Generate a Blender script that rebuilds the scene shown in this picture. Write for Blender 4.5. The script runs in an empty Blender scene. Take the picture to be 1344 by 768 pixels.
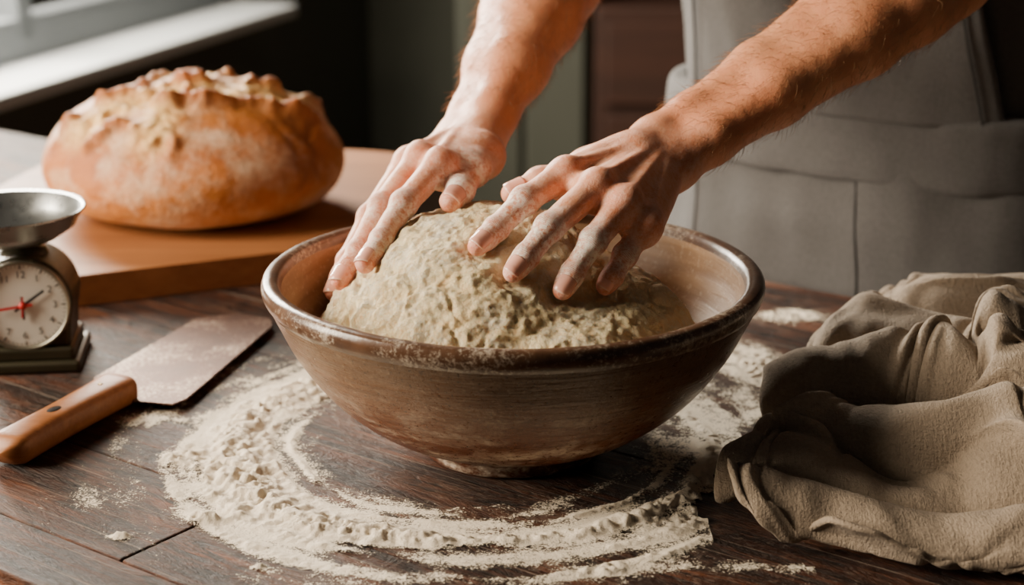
import bpy, bmesh, math, random, time
import numpy as np
from mathutils import Vector, Matrix
T=0.75
random.seed(3); RNG=np.random.default_rng(3)
E1=np.array([.8,-.6,0.]); E2=np.array([.6,.8,0.])
# ------------------------------------------------------------ noise
def _h(ix,iy,iz,s):
    h=(ix*374761393+iy*668265263+iz*1440662683+s*1274126177)&0xffffffff
    h=((h^(h>>13))*1274126177)&0xffffffff
    h=h^(h>>16)
    return h/4294967295.0
def vn(P,s=0):
    i=np.floor(P).astype(np.int64); f=P-i; f=f*f*(3-2*f)
    r=0
    for a in (0,1):
        for b in (0,1):
            for c in (0,1):
                wt=(f[...,0] if a else 1-f[...,0])*(f[...,1] if b else 1-f[...,1])*(f[...,2] if c else 1-f[...,2])
                r=r+wt*_h(i[...,0]+a,i[...,1]+b,i[...,2]+c,s)
    return r*2-1
def fbm(P,s=0,o=4):
    r=0;a=1;t=0
    for k in range(o):
        r=r+a*vn(P*(2**k)+k*17.3,s+k); t+=a; a*=.5
    return r/t
def ss(a,b,x):
    t=np.clip((x-a)/(b-a),0,1); return t*t*(3-2*t)
# ------------------------------------------------------------ sdf
def d_cap(P,a,b,ra,rb):
    ba=b-a; L=max(1e-9,ba@ba); t=np.clip(((P-a)@ba)/L,0,1)
    return np.linalg.norm(P-a-t[...,None]*ba,axis=-1)-(ra+(rb-ra)*t)
def d_ell(P,c,r):
    q=P-c; k0=np.linalg.norm(q/r,axis=-1); k1=np.linalg.norm(q/(r*r),axis=-1)+1e-9
    return k0*(k0-1)/k1
def smin(a,b,k):
    h=np.maximum(k-np.abs(a-b),0)/k
    return np.minimum(a,b)-h*h*k*.25
def smax(a,b,k): return -smin(-a,-b,k)
def surface_nets(F,org,h):
    s=F<0
    m=np.zeros(tuple(n-1 for n in F.shape),np.int8)
    C=[(a,b,c) for a in (0,1) for b in (0,1) for c in (0,1)]
    sh=F.shape
    for a,b,c in C: m+=s[a:sh[0]-1+a,b:sh[1]-1+b,c:sh[2]-1+c]
    mask=(m>0)&(m<8)
    cells=np.argwhere(mask); n=len(cells)
    ids=np.full(mask.shape,-1,np.int64); ids[mask]=np.arange(n)
    acc=np.zeros((n,3)); cnt=np.zeros(n)
    for A in C:
        for ax in range(3):
            if A[ax]==0:
                B=list(A);B[ax]=1
                va=F[cells[:,0]+A[0],cells[:,1]+A[1],cells[:,2]+A[2]].astype(float)
                vb=F[cells[:,0]+B[0],cells[:,1]+B[1],cells[:,2]+B[2]].astype(float)
                x=(va<0)!=(vb<0)
                t=np.where(x,va/np.where(x,va-vb,1),0)
                p=np.array(A,float)[None]+t[:,None]*(np.array(B)-np.array(A))[None]
                acc+=p*x[:,None]; cnt+=x
    V=org+h*(cells+acc/cnt[:,None])
    Q=[]
    for ax in range(3):
        lo=[slice(None)]*3; hi=[slice(None)]*3
        lo[ax]=slice(0,-1); hi[ax]=slice(1,None)
        e=np.argwhere(s[tuple(lo)]!=s[tuple(hi)])
        o1,o2=[(1,2),(2,0),(0,1)][ax]
        ok=(e[:,o1]>0)&(e[:,o2]>0)&(e[:,o1]<sh[o1]-1)&(e[:,o2]<sh[o2]-1); e=e[ok]
        def g(d1,d2):
            c=e.copy(); c[:,o1]-=d1; c[:,o2]-=d2
            return ids[c[:,0],c[:,1],c[:,2]]
        q=np.stack([g(1,1),g(0,1),g(0,0),g(1,0)],1)
        fl=~s[e[:,0],e[:,1],e[:,2]]
        q[fl]=q[fl][:,::-1]
        Q.append(q)
    return V,np.concatenate(Q)
class SDF:
    def __init__(s): s.p=[]
    def cap(s,a,b,ra,rb,k=.008):
        a=np.array(a,float);b=np.array(b,float);R=max(ra,rb)
        s.p.append((np.minimum(a,b)-R,np.maximum(a,b)+R,lambda P:d_cap(P,a,b,ra,rb),k,0))
    def ell(s,c,r,k=.01):
        c=np.array(c,float);r=np.array(r,float)*np.ones(3)
        s.p.append((c-r,c+r,lambda P:d_ell(P,c,r),k,0))
    def sub(s,c,r,k=.006):
        c=np.array(c,float);r=np.array(r,float)*np.ones(3)
        s.p.append((c-r,c+r,lambda P:d_ell(P,c,r),k,1))
    def mesh(s,h):
        lo=np.min([p[0] for p in s.p if p[4]==0],0)-4*h; hi=np.max([p[1] for p in s.p if p[4]==0],0)+4*h
        n=np.ceil((hi-lo)/h).astype(int)+1
        F=np.full(tuple(n),.5,np.float32)
        for a,b,f,k,op in s.p:
            i0=np.clip(np.floor((a-k-3*h-lo)/h).astype(int),0,n-1); i1=np.clip(np.ceil((b+k+3*h-lo)/h).astype(int)+1,1,n)
            if np.any(i1<=i0): continue
            ax=[lo[q]+h*np.arange(i0[q],i1[q]) for q in range(3)]
            P=np.stack(np.meshgrid(*ax,indexing='ij'),-1)
            sl=tuple(slice(i0[q],i1[q]) for q in range(3))
            d=f(P)
            F[sl]=smin(F[sl],d,k) if op==0 else smax(F[sl],-d,k)
        return surface_nets(F,lo,h)
def func_mesh(f,lo,hi,h):
    lo=np.array(lo,float);hi=np.array(hi,float)
    ax=[np.arange(lo[q],hi[q]+h,h) for q in range(3)]
    P=np.stack(np.meshgrid(*ax,indexing='ij'),-1)
    return surface_nets(f(P),lo,h)
def vnormals(V,Q):
    n=np.cross(V[Q[:,2]]-V[Q[:,0]],V[Q[:,3]]-V[Q[:,1]])
    N=np.zeros_like(V)
    for k in range(Q.shape[1]): np.add.at(N,Q[:,k],n)
    return N/(np.linalg.norm(N,axis=1,keepdims=True)+1e-12)
def relax(V,Q,it=2,w=.5):
    for _ in range(it):
        S=np.zeros_like(V);c=np.zeros(len(V))
        for k in range(4):
            a=Q[:,k];b=Q[:,(k+1)%4]
            np.add.at(S,a,V[b]);np.add.at(S,b,V[a]);np.add.at(c,a,1);np.add.at(c,b,1)
        V=V*(1-w)+w*S/c[:,None]
    return V
# ------------------------------------------------------------ object helpers
def link(o,parent=None):
    bpy.context.scene.collection.objects.link(o)
    if parent is not None:
        o.parent=parent; o.matrix_parent_inverse=Matrix.Translation(parent.location).inverted()
    return o
def empty(name,loc):
    e=bpy.data.objects.new(name,None); e.location=Vector((loc[0],loc[1],loc[2]+T)); e.empty_display_size=.05
    return link(e)
def mesh_obj(name,V,F,mat=None,parent=None,smooth=True,attrs=None,zoff=True):
    me=bpy.data.meshes.new(name)
    V=np.array(V,float)
    if zoff: V=V+np.array([0,0,T])
    me.from_pydata(V.tolist(),[],[list(map(int,f)) for f in F])
    me.update()
    if attrs:
        for k,a in attrs.items():
            at=me.attributes.new(k,'FLOAT','POINT'); at.data.foreach_set('value',np.array(a,np.float32))
    if smooth: me.polygons.foreach_set('use_smooth',[True]*len(me.polygons))
    o=bpy.data.objects.new(name,me)
    if mat: me.materials.append(mat)
    return link(o,parent)
def bevel(o,w,seg=3):
    m=o.modifiers.new('bevel','BEVEL');m.width=w;m.segments=seg;m.limit_method='ANGLE';m.angle_limit=.6
    return o
def box_data(c,s,ax=None):
    ax=np.eye(3) if ax is None else np.array(ax,float)
    c=np.array(c,float)
    V=[c+ax[0]*s[0]*x/2+ax[1]*s[1]*y/2+ax[2]*s[2]*z/2 for x in(-1,1) for y in(-1,1) for z in(-1,1)]
    F=[(0,1,3,2),(4,6,7,5),(0,4,5,1),(2,3,7,6),(0,2,6,4),(1,5,7,3)]
    return V,F
def boxes(name,L,mat,parent=None,bw=.002,zoff=True):
    V=[];F=[];A=[]
    for i,b in enumerate(L):
        v,f=box_data(*b); n=len(V); V+=v; F+=[tuple(i_+n for i_ in q) for q in f]; A+=[(i*.377)%1]*8
    o=mesh_obj(name,V,F,mat,parent,False,zoff=zoff,attrs=dict(pid=A))
    if bw: bevel(o,bw)
    return o
def lathe(name,prof,c,mat,parent=None,seg=128,closed=False,fn=None,ax=None):
    V=[];F=[];n=len(prof)
    A=np.eye(3) if ax is None else np.array(ax,float)
    for i in range(seg):
        a=2*math.pi*i/seg
        for r,z in prof:
            V.append(np.array(c)+A[0]*r*math.cos(a)+A[1]*r*math.sin(a)+A[2]*z)
    for i in range(seg):
        j=(i+1)%seg
        for k in range(n-1): F.append((i*n+k,j*n+k,j*n+k+1,i*n+k+1))
    V=np.array(V)
    if fn is not None: V=fn(V)
    o=mesh_obj(name,V,F,mat,parent)
    bm=bmesh.new();bm.from_mesh(o.data);bmesh.ops.remove_doubles(bm,verts=bm.verts,dist=1e-5);bmesh.ops.recalc_face_normals(bm,faces=bm.faces);bm.to_mesh(o.data);bm.free()
    o.data.polygons.foreach_set('use_smooth',[True]*len(o.data.polygons))
    return o
def catmull(P,n=8,closed=False):
    P=[np.array(p,float) for p in P];out=[];m=len(P)
    R=range(m) if closed else range(m-1)
    for i in R:
        if closed: a,b,c,d=P[(i-1)%m],P[i],P[(i+1)%m],P[(i+2)%m]
        else: a,b,c,d=P[max(i-1,0)],P[i],P[i+1],P[min(i+2,m-1)]
        for k in range(n):
            t=k/n
            out.append(.5*((2*b)+(-a+c)*t+(2*a-5*b+4*c-d)*t*t+(-a+3*b-3*c+d)*t**3))
    if not closed: out.append(P[-1])
    return out
def extrude_poly(name,pts,z0,z1,mat,parent=None,bw=.003):
    n=len(pts)
    V=[(p[0],p[1],z0) for p in pts]+[(p[0],p[1],z1) for p in pts]
    F=[tuple(range(n))[::-1],tuple(range(n,2*n))]+[(i,(i+1)%n,n+(i+1)%n,n+i) for i in range(n)]
    o=mesh_obj(name,V,F,mat,parent,False)
    if bw: bevel(o,bw,4)
    return o
def tube(name,pts,rad,mat,parent):
    cu=bpy.data.curves.new(name,'CURVE'); cu.dimensions='3D'; cu.bevel_depth=rad; cu.bevel_resolution=3
    sp=cu.splines.new('POLY'); sp.points.add(len(pts)-1)
    for i,p in enumerate(pts): sp.points[i].co=(p[0],p[1],p[2]+T,1)
    cu.materials.append(mat); return link(bpy.data.objects.new(name,cu),parent)
# ------------------------------------------------------------ material helpers
class MB:
    def __init__(s,name,rough=.6,col=(.5,.5,.5),metal=0):
        s.m=bpy.data.materials.new(name); s.m.use_nodes=True; s.nt=s.m.node_tree
        s.b=s.nt.nodes['Principled BSDF']; s.b.inputs['Base Color'].default_value=(*col,1)
        s.b.inputs['Roughness'].default_value=rough; s.b.inputs['Metallic'].default_value=metal
        s.tc=s.nt.nodes.new('ShaderNodeTexCoord'); s.co=s.tc.outputs['Object']
    def L(s,a,b): s.nt.links.new(a,b)
    def inp(s,sock,v):
        if hasattr(v,'is_output'): s.L(v,sock)
        else:
            if isinstance(v,(tuple,list)) and len(v)==3 and sock.type=='RGBA': v=(*v,1)
            sock.default_value=v
    def map(s,scale=(1,1,1),rot=(0,0,0),loc=(0,0,0),co=None):
        n=s.nt.nodes.new('ShaderNodeMapping'); s.L(co or s.co,n.inputs[0])
        n.inputs['Scale'].default_value=scale; n.inputs['Rotation'].default_value=rot; n.inputs['Location'].default_value=loc
        return n.outputs[0]
    def noise(s,scale=5,detail=5,rough=.55,co=None,dist=0):
        n=s.nt.nodes.new('ShaderNodeTexNoise'); s.L(co or s.co,n.inputs['Vector'])
        n.inputs['Scale'].default_value=scale;n.inputs['Detail'].default_value=detail;n.inputs['Roughness'].default_value=rough;n.inputs['Distortion'].default_value=dist
        return n.outputs[0]
    def voro(s,scale=5,feat='F1',co=None):
        n=s.nt.nodes.new('ShaderNodeTexVoronoi'); n.feature=feat; s.L(co or s.co,n.inputs['Vector']); n.inputs['Scale'].default_value=scale
        return n.outputs['Distance']
    def ramp(s,fac,stops,interp='LINEAR'):
        n=s.nt.nodes.new('ShaderNodeValToRGB'); s.L(fac,n.inputs[0]); cr=n.color_ramp; cr.interpolation=interp
        while len(cr.elements)<len(stops): cr.elements.new(.5)
        for e,(p,c) in zip(cr.elements,stops):
            e.position=p; e.color=(*c,1) if isinstance(c,(tuple,list)) else (c,c,c,1)
        return n.outputs[0]
    def math(s,op,a,b=0,c=None,clamp=False):
        n=s.nt.nodes.new('ShaderNodeMath'); n.operation=op; n.use_clamp=clamp
        s.inp(n.inputs[0],a); s.inp(n.inputs[1],b)
        if c is not None: s.inp(n.inputs[2],c)
        return n.outputs[0]
    def mix(s,f,a,b,bt='MIX'):
        n=s.nt.nodes.new('ShaderNodeMixRGB'); n.blend_type=bt; s.inp(n.inputs[0],f); s.inp(n.inputs[1],a); s.inp(n.inputs[2],b)
        return n.outputs[0]
    def attr(s,name):
        n=s.nt.nodes.new('ShaderNodeAttribute'); n.attribute_name=name; return n.outputs['Fac']
    def sep(s,co=None):
        n=s.nt.nodes.new('ShaderNodeSeparateXYZ'); s.L(co or s.co,n.inputs[0]); return n.outputs
    def comb(s,x,y,z):
        n=s.nt.nodes.new('ShaderNodeCombineXYZ'); s.inp(n.inputs[0],x);s.inp(n.inputs[1],y);s.inp(n.inputs[2],z); return n.outputs[0]
    def col(s,v): s.inp(s.b.inputs['Base Color'],v)
    def rough(s,v): s.inp(s.b.inputs['Roughness'],v)
    def bump(s,h,dist=.001,strength=1.):
        n=s.nt.nodes.new('ShaderNodeBump'); s.L(h,n.inputs['Height']); n.inputs['Distance'].default_value=dist; n.inputs['Strength'].default_value=strength
        if hasattr(s,'_bn'): s.L(s._bn,n.inputs['Normal'])
        s._bn=n.outputs[0]; 
        s.L(s._bn,s.b.inputs['Normal'])
    def sss(s,w,rad,scale=.01):
        s.b.inputs['Subsurface Weight'].default_value=w; s.b.inputs['Subsurface Radius'].default_value=rad; s.b.inputs['Subsurface Scale'].default_value=scale
def simple(name,col,rough=.6,metal=0,nscale=40,var=.15,bump=.0002):
    m=MB(name,rough,col,metal); n=m.noise(nscale,4)
    m.col(m.mix(m.math('MULTIPLY',n,var*2),col,tuple(c*.45 for c in col)))
    if bump: m.bump(n,bump)
    return m.m
def wood(name,stops,ax='Y',scale=1.,rough=.5,rotz=0,bump=.0006):
    m=MB(name,rough)
    sc={'X':(2,28,28),'Y':(28,2,28)}[ax]
    co=m.map(tuple(c*scale for c in sc),(0,0,rotz))
    n=m.noise(1.2,8,.6,co,.6); n2=m.noise(6,4,.7,co)
    f=m.mix(.35,n,n2)
    m.col(m.ramp(f,stops)); m.bump(f,bump); return m.m
def table_mat():
    m=MB('dark_table_wood',.45)
    rot=m.map((1,1,1),(0,0,math.atan2(.6,.8)))
    sp=m.sep(rot); rnd=m.attr('pid')
    off=m.comb(m.math('ADD',sp[0],m.math('MULTIPLY',rnd,3.7)),m.math('ADD',sp[1],m.math('MULTIPLY',rnd,1.3)),sp[2])
    g=m.noise(1.0,9,.72,m.map((3.0,22,10),co=off),2.0)
    g2=m.noise(1.0,6,.8,m.map((8,170,10),co=off))
    sc=m.noise(1.0,6,.78,m.map((8,22,10),co=off),1.2)
    f=m.mix(.45,g,g2)
    c=m.ramp(f,[(.40,(.003,.0012,.0008)),(.47,(.016,.005,.0025)),(.54,(.058,.017,.006)),(.62,(.19,.062,.021))])
    c=m.mix(m.math('MULTIPLY',rnd,.25),c,(.020,.006,.003))
    c=m.mix(m.math('MULTIPLY',m.ramp(sc,[(.50,0.),(.60,1.)]),.42),c,(.14,.060,.031))
    pit=m.noise(1.0,5,.8,m.map((16,75,10),co=off),.5)
    c=m.mix(m.math('MULTIPLY',m.ramp(pit,[(.38,1.),(.45,0.)]),.9),c,(.0025,.0012,.0008))
    fine=m.noise(1,4,.85,m.map((110,420,200),co=off)); big=m.noise(7,5,.65)
    d=m.math('MULTIPLY',m.ramp(fine,[(.53,0.),(.66,1.)]),m.ramp(big,[(.44,.0),(.66,.45)]))
    scr_=m.noise(1.0,2,.5,m.map((3,260,10),(0,0,.35),co=off),.2)
    scr2=m.noise(1.0,2,.5,m.map((4,300,10),(0,0,-.5),co=off),.2)
    d=m.math('MAXIMUM',d,m.math('MULTIPLY',m.ramp(m.math('MAXIMUM',scr_,scr2),[(.68,0.),(.72,1.)]),.35))
    m.col(m.mix(d,c,(.38,.30,.24)))
    m.rough(m.math('ADD',m.math('MULTIPLY',g2,.5),m.math('MULTIPLY_ADD',d,.3,.24)))
    m.b.inputs['Specular IOR Level'].default_value=.20
    m.bump(f,.0045,1.); m.bump(sc,.0035,.9); m.bump(pit,.0030,1.); return m.m
M_table=table_mat()
def flour_mat():
    m=MB('flour',.95,(.78,.72,.62)); n=m.noise(420,4,.85); n2=m.noise(60,3)
    m.col(m.mix(m.math('MULTIPLY',n,.5),(.96,.86,.69),(.72,.59,.44))); m.bump(n,.0020,1.); m.bump(n2,.001)
    d=m.attr('dens'); g=m.noise(620,3,.75); g2=m.noise(150,5,.75)
    a=m.math('ADD',d,m.math('ADD',m.math('MULTIPLY_ADD',g,1.25,-.625),m.math('MULTIPLY_ADD',g2,1.1,-.55)))
    m.L(m.ramp(a,[(.42,0.),(.64,1.)]),m.b.inputs['Alpha'])
    return m.m
M_flour=flour_mat()
def bowl_mat():
    m=MB('stoneware_glaze',.5); s=m.sep()
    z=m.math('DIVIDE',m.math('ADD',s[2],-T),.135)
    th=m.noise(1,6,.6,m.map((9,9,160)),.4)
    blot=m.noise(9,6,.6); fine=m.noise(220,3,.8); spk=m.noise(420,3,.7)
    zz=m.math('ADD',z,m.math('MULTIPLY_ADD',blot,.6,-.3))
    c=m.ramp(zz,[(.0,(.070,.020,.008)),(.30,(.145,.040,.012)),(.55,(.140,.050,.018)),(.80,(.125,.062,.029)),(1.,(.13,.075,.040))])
    c=m.mix(m.math('MULTIPLY',m.ramp(th,[(.35,0.),(.7,1.)]),.45),c,(.04,.016,.008))
    c=m.mix(m.math('MULTIPLY',m.ramp(fine,[(.57,0.),(.74,1.)]),.35),c,(.40,.30,.20))
    c=m.mix(m.math('MULTIPLY',m.ramp(spk,[(.33,1.),(.41,0.)]),.85),c,(.016,.008,.005))
    dz=m.ramp(z,[(.02,1.),(.25,.9),(.5,.35),(.8,.05)])
    dust=m.math('MULTIPLY',m.ramp(m.noise(1,6,.75,m.map((26,26,60)),.3),[(.46,0.),(.64,1.)]),dz)
    dust=m.math('MULTIPLY',dust,m.ramp(fine,[(.3,.1),(.6,1.)]))
    c=m.mix(dust,c,(.62,.52,.41))
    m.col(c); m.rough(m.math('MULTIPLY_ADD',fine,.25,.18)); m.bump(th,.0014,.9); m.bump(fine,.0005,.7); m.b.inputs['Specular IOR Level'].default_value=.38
    return m.m
M_bowl=bowl_mat()
def bowlin_mat():
    m=MB('stoneware_interior',.4); th=m.noise(1,6,.6,m.map((7,7,90)),.4); f=m.noise(200,3,.8)
    c=m.ramp(th,[(.3,(.19,.10,.05)),(.7,(.34,.21,.115))])
    c=m.mix(m.math('MULTIPLY',m.ramp(f,[(.55,0.),(.75,1.)]),.45),c,(.66,.55,.42)); m.col(c); m.bump(th,.0007); return m.m
M_bowlin=bowlin_mat()
def rim_mat():
    m=MB('stoneware_rim',.28); n=m.noise(50,4,.6); f=m.noise(260,4,.8); b=m.noise(14,4)
    c=m.ramp(n,[(.30,(.050,.022,.011)),(.70,(.11,.055,.029))]); c=m.mix(m.math('MULTIPLY',m.ramp(m.math('MULTIPLY',f,b),[(.26,0.),(.37,1.)]),.6),c,(.62,.53,.42)); m.col(c); m.bump(n,.0005); return m.m
M_rim=rim_mat()
def dough_mat():
    m=MB('raw_dough',.85)
    n=m.noise(28,8,.65,None,.8); v=m.noise(120,7,.75,m.map((1,1,.6)),1.0); f=m.noise(480,4,.8); fl=m.noise(22,6,.75)
    c=m.ramp(v,[(.28,(.90,.55,.24)),(.42,(1.,.76,.42)),(.65,(1.,.86,.57))])
    c=m.mix(m.math('MULTIPLY',m.ramp(n,[(.45,0.),(.7,1.)]),.5),c,(1.,.88,.63))
    c=m.mix(m.math('MULTIPLY',m.ramp(f,[(.3,1.),(.5,0.)]),.25),c,(.74,.44,.19))
    c=m.mix(m.math('MULTIPLY',m.ramp(m.mix(.35,fl,f),[(.49,0.),(.58,1.)]),.6),c,(1.,.94,.80))
    m.col(c); m.bump(n,.006,.7); m.bump(v,.0060,.95); m.bump(f,.0018,1.); m.sss(.12,(.9,.6,.35),.005); m.b.inputs['Specular IOR Level'].default_value=.2; return m.m
M_dough=dough_mat()
def skin_mat():
    m=MB('skin',.5)
    n=m.noise(18,5,.6); f=m.noise(500,3,.6); p=m.voro(900)
    red=m.attr('red'); fl=m.attr('flour'); wr=m.attr('wm'); wp_=m.attr('wp')
    c=m.ramp(n,[(.3,(.61,.235,.115)),(.7,(.75,.345,.18))])
    blot=m.noise(70,4,.6)
    c=m.mix(m.math('MULTIPLY',red,m.math('MULTIPLY_ADD',blot,.5,.42),clamp=True),c,(.68,.15,.075))
    w=m.math('SINE',m.math('ADD',m.math('MULTIPLY',wp_,2.8),m.math('MULTIPLY',m.noise(110,3),11)))
    w=m.math('POWER',m.math('ABSOLUTE',w),.6)
    wl=m.math('MULTIPLY',m.math('SUBTRACT',1,w),wr)
    fm=m.math('MULTIPLY',fl,m.math('ADD',m.ramp(m.noise(300,5,.8),[(.40,0.),(.58,1.)]),m.math('MULTIPLY',m.ramp(m.noise(80,4,.6),[(.42,0.),(.60,1.)]),.7)),clamp=True)
    c=m.mix(m.math('MULTIPLY',fm,.92),c,(.98,.90,.81))
    c=m.mix(m.math('MULTIPLY',wl,.30),c,(.42,.14,.08))
    m.col(c); m.rough(m.math('MULTIPLY_ADD',fm,.4,m.math('MULTIPLY_ADD',blot,.22,.32)))
    m.bump(p,.00025,.5); m.bump(f,.00025,.5); m.bump(m.math('MULTIPLY',wl,-1),.0008,.8); m.bump(m.noise(130,4,.6),.0008,.5); m.bump(fm,.0006,.7)
    m.sss(.22,(1.,.35,.18),.005); return m.m
M_skin=skin_mat()
mn=MB('fingernail',.22,(.68,.36,.28)); tipa=mn.attr('tip'); mn.sss(.15,(1,.4,.25),.003); mn.col(mn.mix(mn.ramp(tipa,[(.90,0.),(.96,.45)]),mn.mix(mn.noise(120,2),(.86,.46,.36),(.78,.36,.27)),(.88,.74,.62))); M_nail=mn.m
def cloth_mat(name,c1,c2,rough=.9,bump=.0006,fs=520):
    m=MB(name,rough)
    n=m.noise(14,5,.6); f=m.noise(fs,3,.8); th=m.noise(1,3,.7,m.map((90,90,700))); th2=m.noise(1,3,.7,m.map((700,90,90)))
    c=m.mix(n,c1,c2); c=m.mix(m.math('MULTIPLY',m.ramp(f,[(.35,1.),(.6,0.)]),.55),c,tuple(q*.45 for q in c1)); c=m.mix(m.math('MULTIPLY',m.math('ADD',th,th2),.25),c,tuple(min(1,q*1.4) for q in c2))
    m.col(c); m.bump(f,bump,.9); m.bump(th,bump,.5); m.bump(th2,bump,.5); m.b.inputs['Sheen Weight'].default_value=.08; m.b.inputs['Sheen Roughness'].default_value=.6
    return m.m
M_towel=cloth_mat('linen_towel',(.24,.18,.125),(.325,.255,.185),bump=.0018,fs=360)
M_apron=cloth_mat('grey_linen_apron',(.060,.058,.059),(.090,.087,.087),fs=300,bump=.0006)
M_shirt=cloth_mat('grey_shirt',(.034,.032,.031),(.052,.049,.047),fs=300,bump=.0006)
M_trouser=cloth_mat('dark_trousers',(.04,.045,.055),(.06,.065,.075))
# ============================================================ ROOM
wd=np.array([.306,.952,0.]); wnrm=np.array([.952,-.306,0.]); A0=np.array([-1.0,2.1,0.])
zax=np.array([0,0,1.])
M_wall=simple('green_grey_plaster',(.066,.068,.050),.85,0,6,.2,.001)
M_floor=wood('floorboards',[(.3,(.03,.018,.011)),(.7,(.09,.05,.03))],'X',.5,.6)
M_white=simple('painted_sill',(.62,.64,.64),.45,0,20,.06,.0002)
M_frame=simple('window_frame_paint',(.17,.185,.195),.5,0,20,.1,.0002)
floor=boxes('floor',[((0.3,1.0,-T-.025),(7.4,6.4,.05))],M_floor,None,0)
AX=[wd,wnrm,zax]
def wp(s,n,z): return A0+wd*s+wnrm*n+zax*z
wl=boxes('wall_left',[(wp(-1.0,-.06,-.435-.0),(6.0,.12,.63),AX),(wp(-1.0,-.06,1.65),(6.0,.12,.50),AX),
   (wp(1.55,-.06,.64),(.9,.12,1.52),AX),(wp(-.90,-.06,.64),(.25,.12,1.52),AX),(wp(-3.75,-.06,.64),(.5,.12,1.52),AX)],M_wall,None,0)
win=empty('window_1',wp(.15,0,.6))
sill=boxes('sill',[(wp(.12,.03,-.105),(1.95,.22,.03),AX)],M_white,win,.006)
boxes('frame',[(wp(.12,-.06,-.05),(1.8,.06,.09),AX),(wp(.12,-.06,1.36),(1.8,.06,.07),AX),(wp(-.73,-.06,.65),(.07,.06,1.4),AX),(wp(.17,-.06,.65),(.05,.06,1.4),AX),(wp(1.06,-.06,.65),(.07,.06,1.4),AX)],M_frame,win,.004)
win_fill=empty('unseen_fill_window',wp(-2.3,0,.6))  # unseen window, added so light reaches the fronts from the left
boxes('sill',[(wp(-2.27,.03,-.105),(2.4,.22,.03),AX)],M_white,win_fill,.006)
boxes('frame',[(wp(-2.27,-.06,-.05),(2.4,.06,.09),AX),(wp(-2.27,-.06,1.36),(2.4,.06,.07),AX),(wp(-3.44,-.06,.65),(.07,.06,1.4),AX),(wp(-1.08,-.06,.65),(.07,.06,1.4),AX)],M_frame,win_fill,.004)
wb=boxes('wall_back',[((1.2,3.95,.6),(5.6,.1,2.7))],M_wall,None,0)
M_brown=wood('dark_walnut',[(.3,(.018,.007,.004)),(.7,(.055,.020,.011))],'X',.6,.5)
cup=empty('tall_cupboard',(.03,3.6,-T))
M_green=simple('cupboard_paint',(.065,.068,.05),.6,0,10,.1,.0003)
boxes('carcass',[((.03,3.62,.25),(.36,.45,2.0))],M_green,cup,.01)
boxes('door_panels',[((-.055,3.385,.25),(.155,.02,1.9)),((.115,3.385,.25),(.155,.02,1.9))],M_green,cup,.006)
boxes('handle',[((.03,3.36,.15),(.012,.02,.14))],M_brown,cup,.003)
sb=empty('wooden_sideboard',(.85,3.5,-T))
boxes('body',[((.85,3.6,-.44),(1.26,.5,.62))],M_brown,sb,.01)
boxes('drawers',[((.54,3.34,-.28),(.58,.02,.22)),((1.16,3.34,-.28),(.58,.02,.22)),((.54,3.34,-.57),(.58,.02,.30)),((1.16,3.34,-.57),(.58,.02,.30))],M_brown,sb,.006)
# ============================================================ TABLE
tab=empty('wooden_table',(-.3,0.3,-T)); 
def te(a,b,z): return E1*a+E2*b+zax*z
TA=[E1,E2,zax]; L=[]
a0,a1=-1.36,.68
rows=[(-.360,-.3062,[]),(-.305,-.195,[-.084]),(-.1938,.035,[-.95,.5]),(.0362,.265,[-.62]),(.2662,.49,[.30])]
for b0,b1,js in rows:
    ed=[a0]+js+[a1]
    for i in range(len(ed)-1):
        w=ed[i+1]-ed[i]; L.append((te((ed[i]+ed[i+1])/2,(b0+b1)/2,-.02),(w-.0014,b1-b0,.04),TA))
boxes('planks',L,M_table,tab,.0016)
boxes('apron_frame',[(te(-.34,-.27,-.085),(1.8,.025,.09),TA),(te(-.34,.40,-.085),(1.8,.025,.09),TA),(te(-1.25,.065,-.085),(.025,.66,.09),TA),(te(.57,.065,-.085),(.025,.66,.09),TA)],M_brown,tab,.003)
boxes('legs',[(te(a,b,-.395),(.07,.07,.71),TA) for a in(-1.25,.57) for b in(-.27,.40)],M_brown,tab,.006)
# ============================================================ BOWL
outer=catmull([(.060,.0),(.067,.002),(.069,.010),(.075,.014),(.105,.028),(.135,.052),(.158,.082),(.171,.108),(.1765,.120)],6)
rim=catmull([(.1765,.120),(.1795,.124),(.1810,.130),(.1790,.1352),(.1740,.1365),(.1690,.1345),(.1665,.129)],5)
inner=catmull([(.1665,.129),(.162,.110),(.149,.084),(.126,.056),(.096,.034),(.060,.021),(.0,.017)],6)
bowl=empty('ceramic_mixing_bowl',(0,0,0))
def wob(V):
    th=np.arctan2(V[:,1],V[:,0]); k=1+.004*np.sin(3*th+1)+.003*np.sin(5*th+V[:,2]*20)
    V=V.copy(); V[:,0]*=k; V[:,1]*=k; V[:,2]+=.0012*np.sin(2*th+.4)*(V[:,2]/.135); 
    n=fbm(V*60,5,3); V[:,2]+=.0005*n*(V[:,2]>.11)
    return V
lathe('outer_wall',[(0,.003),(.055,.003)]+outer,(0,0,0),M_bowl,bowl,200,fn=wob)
lathe('rim',rim,(0,0,0),M_rim,bowl,200,fn=wob)
lathe('inner_wall',inner,(0,0,0),M_bowlin,bowl,200,fn=wob)
irz=np.array([p[1] for p in inner][::-1]); irr=np.array([p[0] for p in inner][::-1])
# ============================================================ DOUGH
def dough0(P):
    d=d_ell(P,np.array([-.020,-.003,.05]),np.array([.128,.147,.132]))
    d2=d_ell(P,np.array([.058,-.030,.05]),np.array([.084,.108,.099]))
    d3=d_ell(P,np.array([.034,-.100,.080]),np.array([.070,.055,.050]))
    d=smin(d,d2,.012); d=smin(d,d3,.004)
    return d
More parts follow.
